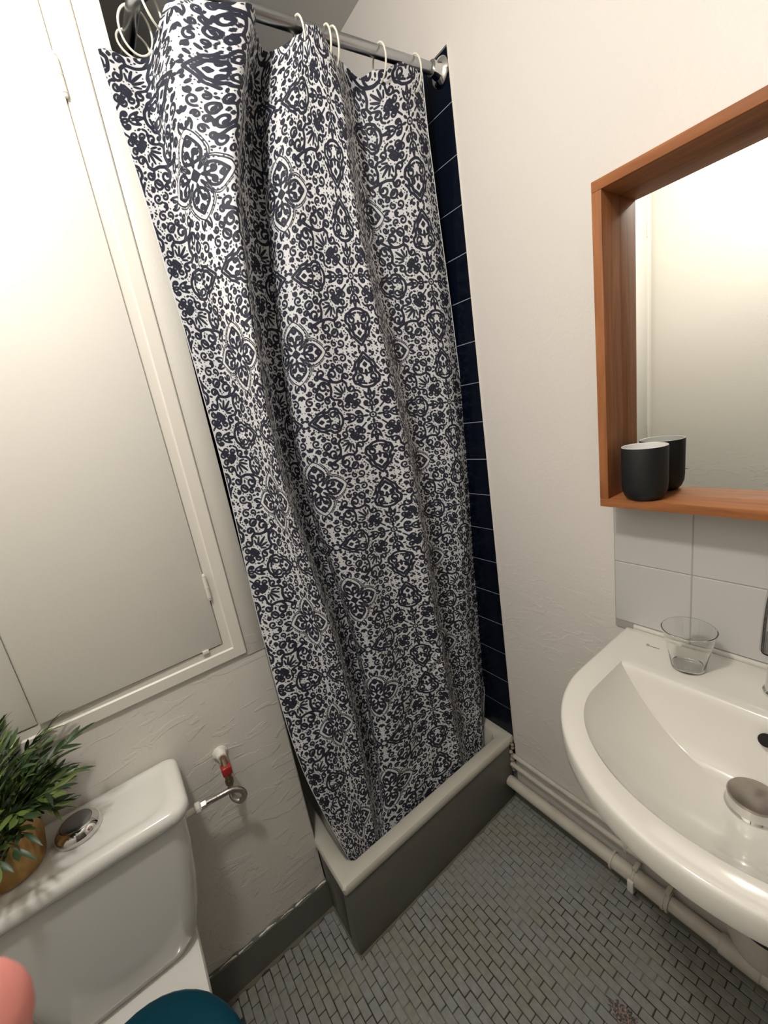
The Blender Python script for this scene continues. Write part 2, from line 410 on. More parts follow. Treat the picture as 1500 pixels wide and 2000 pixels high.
# ---- navy shower tiles on the right-hand and back walls of the recess
TH = 0.1097
tn = None
for r in range(19):
    z1 = 2.231 - r * TH; z0 = z1 - TH + 0.0018
    if z1 < 0.24: break
    y = YRE + .002; k = 0
    while y < YB - .01:
        y1 = min(y + 0.2185, YB - .001) if True else 0
        if tn is None or abs((y1 - y) - 0.2185) > 1e-4:
            t = MB().box(XR + .0025, XT + .002, 0, y1 - y - .0018, 0, TH - .0018).build('tile', M_tileN, wall_shower, smooth=0, bevel=0.0012, seg=2)
            if abs((y1 - y) - 0.2185) < 1e-4: tn = t
            t.location = (0, y, z0)
        else: copy_to(tn, wall_shower, (rnd.uniform(-.0004, .0004), y, z0))
        y = y1; k += 1
tb = MB().box(0, 0.2167, YB - .006, YB + .002, 0, TH - .0018).build('tile', M_tileN, wall_back, smooth=0, bevel=0.0012, seg=1)
fst = True
for r in range(18):
    for k in range(3):
        loc = (0.240 + k * .2185, 0, 2.231 - (r + 1) * TH + .0018)
        if fst: tb.location = loc; fst = False
        else: copy_to(tb, wall_back, loc)
# white finishing bead along the end of the painted wall
MB().box(XR - .002, XT, YRE - .004, YRE + .0015, 0.235, 2.235).build('edge_bead', M_trim, wall_right, bevel=0.0015)

# ---- pale 15 cm splash tiles behind the basin
MB().box(XR - .0052, XR, -0.33, .4335, 0.835, 1.1605).build('grout_bed', M_grout, wall_right, smooth=0)
t0 = MB().box(XR - .0065, XR - .001, -.0752, .0752, -.0752, .0752).build('splash_tile', M_tileW, wall_right, smooth=0, bevel=0.0015)
fst = True
for r in range(2):
    for k in range(5):
        loc = (0, .433 - .076 - k * .152, .929 + r * .152)
        if fst: t0.location = loc; fst = False
        else: copy_to(t0, wall_right, loc)

# ================================================================== LAMP (above the frame)
def ceiling_lamp(P, W, label):
    lm = thing('ceiling_lamp', (P[0], P[1], ZC), label, 'lamp')
    MB().lathe((P[0], P[1], ZC - .03), [(.055, 0), (.06, .01), (.06, .03)]).build('lamp_base', M_white, lm)
    MB().lathe((P[0], P[1], P[2] - .045), [(.012, 0), (.035, .012), (.046, .04), (.044, .075), (.03, .11), (.022, .136)]).build('bulb', M_bulb, lm)
    MB().tube([(P[0], P[1], P[2] + .085), (P[0], P[1], ZC - .028)], .006, 10).build('lamp_stem', M_white, lm)
    ld = bpy.data.lights.new('lamp_light', 'POINT'); ld.energy = W; ld.color = (1.0, 0.955, 0.885); ld.shadow_soft_size = 0.055
    lo = bpy.data.objects.new('lamp_light', ld); COL.objects.link(lo); lo.parent = lm; lo.location = (0, 0, P[2] - .07 - ZC)
ceiling_lamp(LAMP, LAMP_W, 'bulb on a short stem hanging from the ceiling in front of the cupboard')

# ================================================================== BUILT-IN CUPBOARD
cz0, cz1 = 0.958, 2.31
cup = thing('wall_cupboard', (-.235, YL, cz0), 'white painted built-in wall cupboard with two flat doors above the toilet', 'cupboard')
X1, X0 = 0.131, -0.605      # hinge lines
def mould(xa, xb, za, zb, name, horiz):
    b = MB()
    fw = 0.046
    b.box(xa, xb, YL - .0055, YL + .001, za, zb)
    return b.build(name, M_trim, cup, bevel=0.0022)
# right stile, left stile: stepped section (low inner fillet + raised outer band), mitred bottom rail
def stile(sgn, xin):
    b = MB()
    s = sgn
    prof = [(0, -.001), (0, .0040), (.0165, .0040), (.0195, .0075), (.0435, .0075), (.0462, .005), (.0462, -.001)]
    r0 = [(xin + s * a, YL - h, cz0 - .002 - a * (1 if True else 0)) for a, h in prof]
    r1 = [(xin + s * a, YL - h, cz1 + a) for a, h in prof]
    b.loft([r0, r1]); return b.build('frame_stile', M_trim, cup, smooth=20)
stile(1, X1 + .0015); stile(-1, X0 - .0015)
def railp(sgn, zin, name):
    prof = [(0, -.001), (0, .0040), (.0165, .0040), (.0195, .0075), (.0435, .0075), (.0462, .005), (.0462, -.001)]
    b = MB()
    r0 = [(X0 - .0015 - a, YL - h, zin + sgn * a) for a, h in prof]
    r1 = [(X1 + .0015 + a, YL - h, zin + sgn * a) for a, h in prof]
    b.loft([r0, r1]); return b.build(name, M_trim, cup, smooth=20)
railp(-1, cz0 - .002, 'frame_rail'); railp(1, cz1, 'frame_rail')
MB().box(X0, X1, YL - .0008, YL + .002, cz0, cz1).build('door_recess', M_door, cup, smooth=0)
xm = -0.2135
# right leaf, ajar: pivots on its hinge line
ang = math.radians(1.0)
def leaf(xa, xb, pivot, a, name):
    d = MB()
    Mx = Matrix.Translation((pivot, YL - .0012, 0)) @ Matrix.Rotation(a, 4, 'Z') @ Matrix.Translation((-pivot, -(YL - .0012), 0))
    d.box(xa, xb, YL - .0065, YL - .0012, cz0 + .001, cz1 - .001, Mx)
    return d.build(name, M_door, cup, bevel=0.0015)
dr = leaf(xm + .001, X1 - .001, X1, ang, 'door'); dl = leaf(X0 + .001, xm - .002, X0, 0.0, 'door')
for dd, hx, sx in ((dr, X1, 1), (dl, X0, -1)):
    for hz in (2.064, 1.106):
        b = MB(); b.tube([(hx, YL - .0095, hz - .026), (hx, YL - .0095, hz + .026)], .0042, 10)
        b.tube([(hx, YL - .0095, hz - .032), (hx, YL - .0095, hz - .027)], [.0028, .004], 10)
        b.tube([(hx, YL - .0095, hz + .027), (hx, YL - .0095, hz + .032)], [.004, .0028], 10)
        b.tube([(hx, YL - .0095, hz - .0008), (hx, YL - .0095, hz + .0008)], .0048, 10)
        b.build('hinge', M_trim, dd)
MB().box(.085, .099, YL - .010, YL - .004, cz0 - .006, cz0 + .003).build('door_catch', M_trim, cup, bevel=0.001)
# filler strip between cupboard frame and shower
MB().box(.180, XE - .0005, YL - .0025, YL + .001, .90, ZC - .002).build('plaster_strip', M_wall, wall_left, bevel=.001)

# ================================================================== SHOWER TRAY
tr = thing('shower_tray', (.575, 1.15, 0), 'cream shower tray raised on a dark grey painted plinth', 'shower tray')
tx0, tx1, ty0, ty1 = .2265, .933, .798, 1.493
b = MB()
b.box(tx0, XR - .0125, ty0, ty0 + .03, 0, .238); b.box(tx0, tx0 + .03, ty0 + .03, YL, 0, .238)
pl_ = b.build('plinth', M_grey, tr, bevel=.004)
def rrect(x0, x1, y0, y1, r, z, n=6):
    out = []
    for cx, cy, a in ((x1 - r, y1 - r, 0), (x0 + r, y1 - r, PI / 2), (x0 + r, y0 + r, PI), (x1 - r, y0 + r, 1.5 * PI)):
        for k in range(n + 1):
            t = a + PI / 2 * k / n; out.append((cx + r * math.cos(t), cy + r * math.sin(t), z))
    return out
b = MB()
o = .003
b.loft([rrect(tx0 - o, tx1, ty0 - o, ty1, .008, .232), rrect(tx0 - o - .002, tx1, ty0 - o - .002, ty1, .010, .240), rrect(tx0 - o - .002, tx1, ty0 - o - .002, ty1, .010, .252),
        rrect(tx0 - o + .002, tx1 - .003, ty0 - o + .002, ty1 - .003, .010, .258), rrect(tx0 + .006, tx1 - .01, ty0 + .006, ty1 - .01, .012, .2595),
        rrect(tx0 + .036, tx1 - .034, ty0 + .036, ty1 - .034, .020, .257), rrect(tx0 + .043, tx1 - .041, ty0 + .043, ty1 - .041, .026, .249),
        rrect(tx0 + .050, tx1 - .048, ty0 + .050, ty1 - .048, .035, .20), rrect(tx0 + .062, tx1 - .06, ty0 + .062, ty1 - .06, .05, .135),
        rrect(tx0 + .10, tx1 - .10, ty0 + .10, ty1 - .10, .06, .118), rrect(.55, .60, 1.12, 1.17, .02, .112)], cap0=False)
b.build('basin', M_tray, tr, smooth=40)
MB().lathe((.575, 1.145, .112), [(.03, 0), (.03, .003), (.022, .0045), (.001, .003)], 24).build('drain', M_chrome, tr)
# crumbled mortar where the plinth meets the right wall
b = MB()
for k in range(9):
    z = .12 + k * .016; r = rnd.uniform(.006, .011)
    c = Vector((XR - .011 + rnd.uniform(-.004, .003), ty0 - .004 + rnd.uniform(-.004, .003), z))
    b.lathe(c - Vector((0, 0, r)), [(r * .3, 0), (r * .9, r * .5), (r, r), (r * .8, r * 1.5), (r * .2, r * 2)], 7)
b.build('mortar_lump', mat('old_mortar', (0.42, 0.36, 0.28), 0.9, bump=.6, bscale=150, bdist=.004, vary=.7, vscale=60, vcol=(.2, .14, .09)), tr, smooth=60)

# ================================================================== SHOWER RAIL
ZR = 2.197
rail = thing('shower_rail', (XR, .819, ZR), 'grey metal shower rail bent round the corner above the curtain', 'shower rail')
A = Vector((XT, .818, ZR)); B = Vector((.276, .885, ZR)); Cc = Vector((.266, YB, ZR))
pts = [A]
dirA = (B - A).normalized(); dirB = (Cc - B).normalized()
rb = .07
P1 = B - dirA * rb; P2 = B + dirB * rb
for k in range(9):
    t = k / 8; pts.append((1 - t) ** 2 * P1 + 2 * t * (1 - t) * B + t * t * P2)
pts.append(Cc)
pts = [pts[0], pts[0].lerp(pts[1], .5)] + pts[1:-1] + [pts[-2].lerp(pts[-1], .5), pts[-1]]
MB().tube(pts, .0118, 20).build('rail_tube', M_rail, rail)
MB().lathe((XR + .0022, .818, ZR - .002), [(.0285, 0), (.0285, .004), (.026, .007), (.018, .011), (.0155, .020), (.0155, .032), (.0122, .033)], 32, (-1, 0, 0)).build('flange', M_chrome, rail)
MB().lathe((Cc.x, YB - .006, ZR), [(.036, 0), (.036, .003), (.02, .012), (.016, .03)], 24, (0, -1, 0)).build('flange', M_chrome, rail)

# ================================================================== SHOWER CURTAIN
def make_print(n=190):
    """signed distance of the damask print on a quarter of the repeat (medallion at 0,0; leaf cross at .5,.5), unit = repeat"""
    D = []                                   # discs x, y, r
    W0 = 0.0061
    rg = random.Random(3)
    def chain(P, r0=W0, r1=None, step=0.003):
        r1 = r0 if r1 is None else r1
        P = [np.array(p, float) for p in P]
        L = [0]
        for a, b_ in zip(P[:-1], P[1:]): L.append(L[-1] + np.linalg.norm(b_ - a))
        T = max(L[-1], 1e-6)
        for i in range(len(P) - 1):
            m_ = max(1, int(np.linalg.norm(P[i + 1] - P[i]) / step))
            for k in range(m_):
                q = P[i] + (P[i + 1] - P[i]) * k / m_; s = (L[i] + (L[i + 1] - L[i]) * k / m_) / T
                D.append((q[0], q[1], r0 + (r1 - r0) * s))
        D.append((P[-1][0], P[-1][1], r1))
    def sp(P, r0=W0, r1=None): chain([(p.x, p.y) for p in smoothpath([(x, y, 0) for x, y in P], 8)], r0, r1)
    def curl(x0, y0, x1, y1, sg, r=None, w=W0, turns=0.95):
        """scroll: a stem from (x0,y0) that rolls up into a volute round (x1,y1)"""
        d = math.hypot(x1 - x0, y1 - y0); r = r or d * .55; a0 = math.atan2(y0 - y1, x0 - x1)
        P = [(x0, y0)]
        a_s = a0 + sg * math.acos(min(1, r / max(d, r + 1e-6))) if d > r else a0
        for k in range(30):
            t = k / 29; rad = r * (1 - .62 * t); a = a_s + sg * 2 * PI * turns * t
            P.append((x1 + rad * math.cos(a), y1 + rad * math.sin(a)))
        chain(P, w, w * .95); D.append((P[-1][0], P[-1][1], w * 1.75))
    def spiral(cx, cy, r, a0, turns=1.05, sg=1, w=W0):
        P = []
        for k in range(33):
            t = k / 32; rad = r * (1 - 0.74 * t ** .9); a = a0 + sg * 2 * PI * turns * t
            P.append((cx + rad * math.cos(a), cy + rad * math.sin(a)))
        chain(P, w * 0.85, w * .95); D.append((P[-1][0], P[-1][1], w * 1.3))
    def tear(x0, y0, x1, y1, wd):
        for k in range(15):
            t = k / 14; D.append((x0 + (x1 - x0) * t, y0 + (y1 - y0) * t, wd * (0.25 + 0.75 * math.sin(PI * (0.12 + 0.72 * t)))))
    def ringd(cx, cy, r, w=W0 * .8): chain([(cx + r * math.cos(a), cy + r * math.sin(a)) for a in np.linspace(0, 2 * PI, 25)], w)
    def diam(cx, cy, r, w=W0 * .85): chain([(cx + r, cy), (cx, cy + r), (cx - r, cy), (cx, cy - r), (cx + r, cy)], w)
    def dot(x, y, r=W0): D.append((x, y, r))
    def both(fn, f=None):                    # a motif and its mirror across the diagonal
        n0 = len(D); fn()
        if f: D[n0:] = [(*f(x, y), r) for x, y, r in D[n0:]]
        new = D[n0:]
        for x, y, r in new: D.append((y, x, r))
    # centre flower
    ringd(0, 0, .020); dot(0, 0, .007)
    for a in (0, 45, 90):
        t = math.radians(a); tear(.034 * math.cos(t), .034 * math.sin(t), .058 * math.cos(t), .058 * math.sin(t), .009)
    def axis():
        sp([(.064, .0), (.09, .012), (.115, .0)], W0 * .9)
        curl(.070, .022, .098, .042, -1, .020)
        sp([(.115, 0), (.135, .030), (.180, .044), (.160, .018), (.215, .0)], W0)       # arrow-leaf
        sp([(.135, .006), (.165, .004)], W0 * .7)
        sp([(.215, .0), (.222, .045), (.240, .075), (.255, .108), (.300, .118), (.325, .092), (.352, .086), (.372, .064), (.395, .054), (.415, .026), (.440, .0)], W0 * 1.45)
        sp([(.345, .122), (.372, .098), (.402, .084), (.422, .055), (.448, .028), (.474, .0)], W0 * 1.25)
        curl(.243, .012, .287, .056, -1, .034, W0 * 1.1); curl(.318, .020, .346, .042, -1, .020)
        diam(.385, 0, .016); dot(.385, 0, .004); tear(.300, .0, .345, 0, .010); dot(.262, .030, .006); dot(.268, .094, .006); dot(.324, .068, .005)
        for k in range(5): dot(.362 + .028 * k, .148 - .029 * k, .0060)
        tear(.478, .022, .496, .036, .008); tear(.405, .122, .428, .144, .009); tear(.447, .080, .470, .100, .009)
    both(axis, lambda x, y: (x, y * .76))
    # diagonal palmette
    chain([(.055, .055), (.120, .120)], W0 * .9)
    diam(.146, .146, .028, W0 * 1.05); diam(.146, .146, .008, W0 * .9)
    for a, l, wd in ((-6, .066, .0062), (20, .088, .0078), (45, .104, .0088), (70, .088, .0078), (96, .066, .0062)):
        t = math.radians(a); tear(.172 + .026 * math.cos(t), .172 + .026 * math.sin(t), .172 + l * math.cos(t), .172 + l * math.sin(t), wd)
    def pal():
        sp([(.262, .150), (.284, .178), (.276, .225), (.290, .290)], W0 * 1.5)
        curl(.284, .178, .312, .148, -1, .026, W0 * 1.2)
        curl(.288, .260, .335, .250, -1, .036, W0 * 1.3, 1.05)
        curl(.250, .150, .222, .118, 1, .027, W0 * 1.1)
        curl(.178, .132, .168, .098, 1, .022, W0)
        curl(.115, .130, .118, .088, 1, .022, W0)
        sp([(.345, .188), (.352, .165), (.375, .160), (.398, .178), (.392, .204), (.368, .208), (.345, .188)], W0 * 1.15)
        tear(.362, .176, .378, .194, .009)
        curl(.372, .268, .398, .240, 1, .021, W0)
        sp([(.180, .060), (.200, .075), (.198, .098)], W0); dot(.205, .088, .006)
    both(pal)
    curl(.292, .292, .340, .345, 1, .032, W0 * 1.25); curl(.292, .292, .375, .315, -1, .020, W0); 
    # leaf cross on the corner of the repeat
    diam(.5, .5, .026, W0); diam(.5, .5, .010, W0 * .8)
    for a in (180, 225, 270):
        t = math.radians(a); tear(.5 + .040 * math.cos(t), .5 + .040 * math.sin(t), .5 + .066 * math.cos(t), .5 + .066 * math.sin(t), .010)
    def lf():
        sp([(.435, .5), (.428, .470), (.402, .440), (.365, .436), (.335, .456), (.296, .498)], W0 * 1.2)
        sp([(.432, .497), (.405, .490), (.388, .478)], W0 * 1.1)
        curl(.405, .488, .382, .468, 1, .019, W0 * 1.0); diam(.333, .496, .013, W0 * .9)
        dot(.350, .458, .005); dot(.410, .460, .0055); dot(.366, .448, .004)
        sp([(.462, .47), (.447, .440), (.425, .420), (.40, .408), (.365, .404), (.33, .420), (.285, .456), (.256, .497)], W0 * .5)
        sp([(.462, .455), (.447, .425), (.42, .405), (.365, .390), (.32, .410), (.275, .448)], W0 * .4)
        for k in range(6): dot(.300 + .024 * k, .434 - .022 * math.sin(PI * (k + .8) / 7), .0040)
        sp([(.256, .5), (.236, .478), (.208, .468), (.232, .458), (.260, .465)], W0 * .9); tear(.246, .49, .222, .486, .007)
        for a in (150, 180, 210): t = math.radians(a); tear(.185 + .016 * math.cos(t), .497 + .016 * math.sin(t) * .9, .185 + .044 * math.cos(t), .497 + .044 * math.sin(t), .0075)
    both(lf, lambda x, y: (.5 - (.5 - x) * .90, .5 - (.5 - y) * .90))
    # sampling grid and greedy fill with small volutes, commas and dots
    g = (np.arange(n) + 0.0) / (n - 1) * 0.5
    gx, gy = np.meshgrid(g, g, indexing='ij')
    sd = np.full((n, n), 1.0, np.float32)
    def splat(lst):
        for x, y, r in lst:
            R_ = 0.05 + r
            i0, i1 = max(0, int((x - R_) / .5 * (n - 1))), min(n, int((x + R_) / .5 * (n - 1)) + 2)
            j0, j1 = max(0, int((y - R_) / .5 * (n - 1))), min(n, int((y + R_) / .5 * (n - 1)) + 2)
            if i0 >= i1 or j0 >= j1: continue
            d = np.sqrt((gx[i0:i1, j0:j1] - x) ** 2 + (gy[i0:i1, j0:j1] - y) ** 2) - r
            np.minimum(sd[i0:i1, j0:j1], d, out=sd[i0:i1, j0:j1])
    splat(D)
    def val(x, y): return sd[min(n - 1, int(x / .5 * (n - 1) + .5)), min(n - 1, int(y / .5 * (n - 1) + .5))]
    for r, tries in ((.036, 5000), (.032, 6000), (.028, 7000), (.024, 8000), (.0205, 9000), (.0115, 4000), (.0065, 4000)):
        for _ in range(tries):
            x, y = rg.uniform(.004, .496), rg.uniform(.004, .496)
            if min(x, y, .5 - x, .5 - y) < r + .003 or val(x, y) < r + (.0015 if r > .015 else .0035): continue
            n0 = len(D)
            if r > .015: spiral(x, y, r * .90, rg.uniform(0, 6.28), rg.uniform(1.0, 1.25), rg.choice((-1, 1)), W0 * min(1.1, .90 + 18 * (r - .0205)))
            elif r > .01:
                t = rg.uniform(0, 6.28)
                if rg.random() < .3: diam(x, y, .0085, W0 * .7)
                else: tear(x - .010 * math.cos(t), y - .010 * math.sin(t), x + .008 * math.cos(t), y + .008 * math.sin(t), .0068)
            else: dot(x, y, rg.uniform(.0036, .0055))
            splat(D[n0:])
    return sd

REP = 0.31
SDQ = make_print()
def print_at(U, V):
    n = SDQ.shape[0]
    fu = np.abs((U / REP + 0.5) % 1.0 - 0.5) / 0.5 * (n - 1); fv = np.abs((V / REP + 0.5) % 1.0 - 0.5) / 0.5 * (n - 1)
    i = np.clip(fu.astype(int), 0, n - 2); j = np.clip(fv.astype(int), 0, n - 2); a = fu - i; c = fv - j
    s = SDQ[i, j] * (1 - a) * (1 - c) + SDQ[i + 1, j] * a * (1 - c) + SDQ[i, j + 1] * (1 - a) * c + SDQ[i + 1, j + 1] * a * c
    return s * REP

# hanging lines of the cloth, read off the photograph: (pixel x, pixel y, distance y of the cloth) at the hem, four heights, and the foot
COLS = [
 [(190, 98, .925), (222, 200, .925), (302, 450, .925), (432, 900, .925), (515, 1250, .920), (590, 1500, .885), (690, 1694, .860)],
 [(240, 106, .945), (262, 200, .940), (335, 450, .930), (463, 900, .920), (548, 1250, .905), (618, 1500, .880), (698, 1692, .858)],
 [(290, 112, .958), (298, 200, .945), (362, 450, .930), (488, 900, .915), (575, 1250, .900), (642, 1500, .878), (704, 1690, .857)],
 [(306, 60, .920), (318, 200, .910), (380, 450, .900), (503, 900, .895), (597, 1250, .888), (660, 1500, .872), (709, 1687, .856)],
 [(338, -12, .858), (352, 200, .862), (408, 450, .868), (518, 900, .872), (618, 1250, .874), (678, 1500, .868), (716, 1682, .856)],
 [(420, 2, .826), (418, 200, .830), (444, 450, .834), (532, 900, .840), (637, 1250, .850), (695, 1500, .860), (726, 1672, .857)],
 [(492, 12, .828), (470, 200, .828), (471, 450, .830), (545, 900, .836), (653, 1250, .848), (711, 1500, .860), (737, 1655, .859)],
 [(500, 60, .872), (479, 200, .900), (480, 450, .910), (552, 900, .915), (661, 1250, .915), (717, 1500, .900), (741, 1655, .862)],
 [(515, 96, .895), (506, 200, .928), (518, 450, .945), (578, 900, .945), (688, 1250, .940), (735, 1500, .915), (746, 1650, .866)],
 [(545, 92, .868), (528, 200, .885), (540, 450, .890), (594, 900, .892), (700, 1250, .895), (744, 1500, .885), (755, 1645, .862)],
 [(580, 72, .845), (565, 200, .852), (578, 450, .862), (635, 900, .868), (735, 1250, .876), (778, 1500, .870), (792, 1622, .860)],
 [(604, 46, .822), (615, 200, .838), (638, 450, .852), (700, 900, .866), (785, 1250, .884), (825, 1450, .876), (838, 1585, .859)],
 [(632, 72, .826), (655, 200, .830), (686, 450, .838), (768, 900, .846), (833, 1250, .860), (868, 1420, .866), (882, 1545, .859)],
 [(652, 104, .838), (672, 200, .834), (706, 450, .836), (799, 900, .838), (857, 1250, .846), (888, 1420, .854), (906, 1520, .857)],
 [(664, 118, .868), (684, 200, .892), (720, 450, .904), (811, 900, .908), (869, 1250, .908), (897, 1400, .898), (911, 1516, .864)],
 [(702, 148, .862), (714, 220, .876), (750, 450, .890), (838, 900, .902), (888, 1250, .910), (908, 1400, .902), (921, 1506, .868)],
 [(745, 134, .834), (758, 220, .846), (791, 450, .860), (866, 900, .880), (907, 1250, .898), (923, 1380, .898), (933, 1492, .874)],
 [(800, 118, .822), (806, 220, .830), (835, 450, .842), (896, 900, .866), (927, 1250, .892), (938, 1370, .896), (943, 1478, .882)],
 [(823, 131, .826), (832, 220, .834), (861, 450, .848), (917, 900, .872), (942, 1250, .900), (946, 1370, .906), (944, 1470, .892)],
]
CP = np.array([[on_plane(px, py, 1, y) for px, py, y in c] for c in COLS])       # columns x rows x 3
def cr_interp(P, t):
    """Catmull-Rom along axis 0 of P at parameters t (index units)"""
    n = P.shape[0]; i = np.clip(np.floor(t).astype(int), 0, n - 2); f = (t - i).reshape((-1,) + (1,) * (P.ndim - 1))
    g = lambda k: P[np.clip(k, 0, n - 1)]
    p0, p1, p2, p3 = g(i - 1), g(i), g(i + 1), g(i + 2)
    p0 = np.where((i == 0).reshape(f.shape), 2 * p1 - p2, p0); p3 = np.where((i == n - 2).reshape(f.shape), 2 * p2 - p1, p3)
    return 0.5 * (2 * p1 + (p2 - p0) * f + (2 * p0 - 5 * p1 + 4 * p2 - p3) * f ** 2 + (3 * p1 - p0 - 3 * p2 + p3) * f ** 3)
def build_curtain():
    td = np.linspace(0, len(COLS) - 1, 1500)
    dense = cr_interp(CP, td)                                            # 1500 x rows x 3
    seg = np.linalg.norm(np.diff(dense, axis=0), axis=2)[:, 1:5].mean(axis=1)
    S_ = np.concatenate([[0], np.cumsum(seg)])
    NU = int(S_[-1] / 0.0016); NV = 1250
    tu = np.interp(np.linspace(0, S_[-1], NU), S_, td)
    U = np.linspace(0, S_[-1], NU)
    Q = cr_interp(CP, tu)                                                # NU x rows x 3
    Q = np.transpose(Q, (1, 0, 2))                                       # rows x NU x 3
    zr = Q[:, :, 2].mean(axis=1)
    tv_d = np.linspace(0, Q.shape[0] - 1, 600); zd = cr_interp(Q, tv_d)[:, :, 2].mean(axis=1)
    tv = np.interp(np.linspace(0, 1, NV), (zd[0] - zd) / (zd[0] - zd[-1]), tv_d)
    P = cr_interp(Q, tv)                                                 # NV x NU x 3
    UU = np.broadcast_to(U[None, :], P.shape[:2]); ZZ = P[:, :, 2]
    ztop = P[0, :, 2][None, :]
    k = np.clip((ZZ - (ztop - 0.55)) / 0.55, 0, 1); k = k * k * (3 - 2 * k)
    VV = (ZZ - 1.424) + (2.15 - ztop) * k                                # print follows the hem near the top
    umed = np.interp(0.585, P[NV // 3, NU // 2:, 0], U[NU // 2:]) if True else 0
    j = int(np.argmin(np.abs(P[NV // 3, NU // 2:int(NU * .85), 0] - 0.588))) + NU // 2
    umed = U[j]
    # soft wrinkles
    wr_ = 0.0022 * np.sin(UU * 47 + 3 * np.sin(ZZ * 3.1)) * np.sin(ZZ * 5.3 + UU * 4) + 0.0005 * np.sin(UU * 88 + ZZ * 17 + 2 * np.sin(ZZ * 9))
    wr_ += 0.004 * np.sin(UU * 31 + 2.2 * np.sin(ZZ * 2.3) + 1.0) * np.clip((1.75 - ZZ) / .8, 0.15, 1) * np.clip((ZZ - .3) / .3, 0, 1)
    cr_ = (ZZ - .66) - 1.1 * (UU - umed - .02)
    wr_ += -0.006 * np.exp(-(cr_ / .010) ** 2) * np.exp(-((UU - umed - .03) / .07) ** 2) + 0.006 * np.exp(-((cr_ + .03) / .018) ** 2) * np.exp(-((UU - umed - .03) / .08) ** 2)
    wr_ += 0.0016 * np.sin(ZZ * 38 + 9 * np.sin(UU * 6)) * np.clip((0.75 - ZZ) / 0.4, 0, 1)
    P = P.copy(); P[:, :, 1] += wr_
    # scalloped, slightly wavy top hem and rucked foot
    P[:, :, 2] += 0.0025 * np.sin(UU * 75 + 2 * np.sin(UU * 23)) * np.clip((ZZ - ztop + .03) / .03, 0, 1)
    SD = print_at((UU - umed).ravel(), VV.ravel()).astype(np.float32)
    me = bpy.data.meshes.new('cloth')
    nv = NU * NV; me.vertices.add(nv)
    org = np.array([.55, .86, 2.15])
    me.vertices.foreach_set('co', (P.reshape(-1, 3) - org).astype(np.float32).ravel())
    idx = np.arange(nv).reshape(NV, NU)
    q = np.stack([idx[:-1, :-1], idx[1:, :-1], idx[1:, 1:], idx[:-1, 1:]], -1).reshape(-1, 4)
    me.loops.add(q.size); me.polygons.add(len(q))
    me.loops.foreach_set('vertex_index', q.ravel().astype(np.int32))
    me.polygons.foreach_set('loop_start', np.arange(0, q.size, 4, dtype=np.int32))
    me.polygons.foreach_set('use_smooth', np.ones(len(q), bool))
    me.update(calc_edges=True)
    a = me.attributes.new('print', 'FLOAT', 'POINT'); a.data.foreach_set('value', SD)
    me.materials.append(M_curtain)
    return me, P, org
cme, CPOS, corg = build_curtain()
curt = thing('shower_curtain', tuple(corg), 'white shower curtain printed with a dark navy damask scroll pattern', 'curtain')
co = bpy.data.objects.new('cloth', cme); COL.objects.link(co); co.parent = curt
# stitched hem tapes on the two free edges
def tape(name, pts, r=0.0012):
    b = MB(); b.tube([tuple(p) for p in pts], r, 6); return b.build(name, M_cloth, curt)
M_cloth = mat('white_hem', (0.70, 0.71, 0.73), 0.7)
tape('edge_hem', CPOS[::12, -1, :])
tape('edge_hem', CPOS[::12, 0, :], 0.0009)

# ---- rings on the rail
ringmesh = None
def ring_at(p, tang, label, drop=0.021, tilt=0.0):
    global ringmesh
    if ringmesh is None:
        b = MB(); P = []
        for k in range(33):
            a = math.radians(100 + 340 * k / 32); P.append((0.0, 0.0275 * math.cos(a), 0.0335 * math.sin(a)))
        b.tube(P, .0021, 8); b.tube([P[0], (0.003, P[0][1] - .004, P[0][2] + .001)], .0024, 8)
        o = b.build('curtain_ring', M_ring); ringmesh = o.data
    else:
        o = bpy.data.objects.new('curtain_ring', ringmesh); COL.objects.link(o)
    o.location = (p[0], p[1], p[2] - drop); o.rotation_euler = (0, tilt, math.atan2(tang[1], tang[0]))
    setp(o, label, 'curtain ring', 'white rings on the shower rail')
def railpoint_at_px(px):
    best = None
    for k in range(801):
        p = A.lerp(B, k / 800); u, v, d = project(p)
        if best is None or abs(u - px) < best[0]: best = (abs(u - px), p)
    return best[1]
for px, lab, tl in ((580, 'white plastic curtain ring left of the raised middle pleat', .05), (632, 'left ring of the close pair right of the middle pleat', -.05), (646, 'right ring of the close pair right of the middle pleat', .04),
                (738, 'white plastic curtain ring standing alone between pair and flange', .0), (806, 'white plastic curtain ring nearest the chrome flange', .05)):
    ring_at(railpoint_at_px(px), dirA, lab, .0205, tl)
ring_at(Vector((.275, .998, ZR)), dirB, 'lower white ring where the rail runs into the recess', .0205, .35)
ring_at(Vector((.276, .965, ZR)), dirB, 'upper white ring where the rail runs into the recess', .0205, -.25)
ring_at(pts[6], (pts[7] - pts[5]), 'white ring at the bend of the rail, cut by the top edge', .0205, .1)

# ================================================================== WALL MIRROR
mir = thing('wall_mirror', (XR, .1226, 1.160), 'square wall mirror in a deep orange wood shelf frame', 'mirror')
my0, my1, mz0, mz1 = -.177, .4226, 1.1600, 1.7590; xf = .838; th = .0175
gr = (1, 1, 1)
MB().box(xf, XR - .0005, my0, my1, mz0, mz0 + th).build('frame_board', M_wood, mir, bevel=.0012, grain=(60, 6, 60, 1))
MB().box(xf, XR - .0005, my0, my1, mz1 - th, mz1).build('frame_board', M_wood, mir, bevel=.0012, grain=(60, 6, 60, 7))
MB().box(xf, XR - .0005, my1 - th, my1, mz0 + th, mz1 - th).build('frame_board', M_wood, mir, bevel=.0012, grain=(60, 60, 6, 3))
MB().box(xf, XR - .0005, my0, my0 + th, mz0 + th, mz1 - th).build('frame_board', M_wood, mir, bevel=.0012, grain=(60, 60, 6, 5))
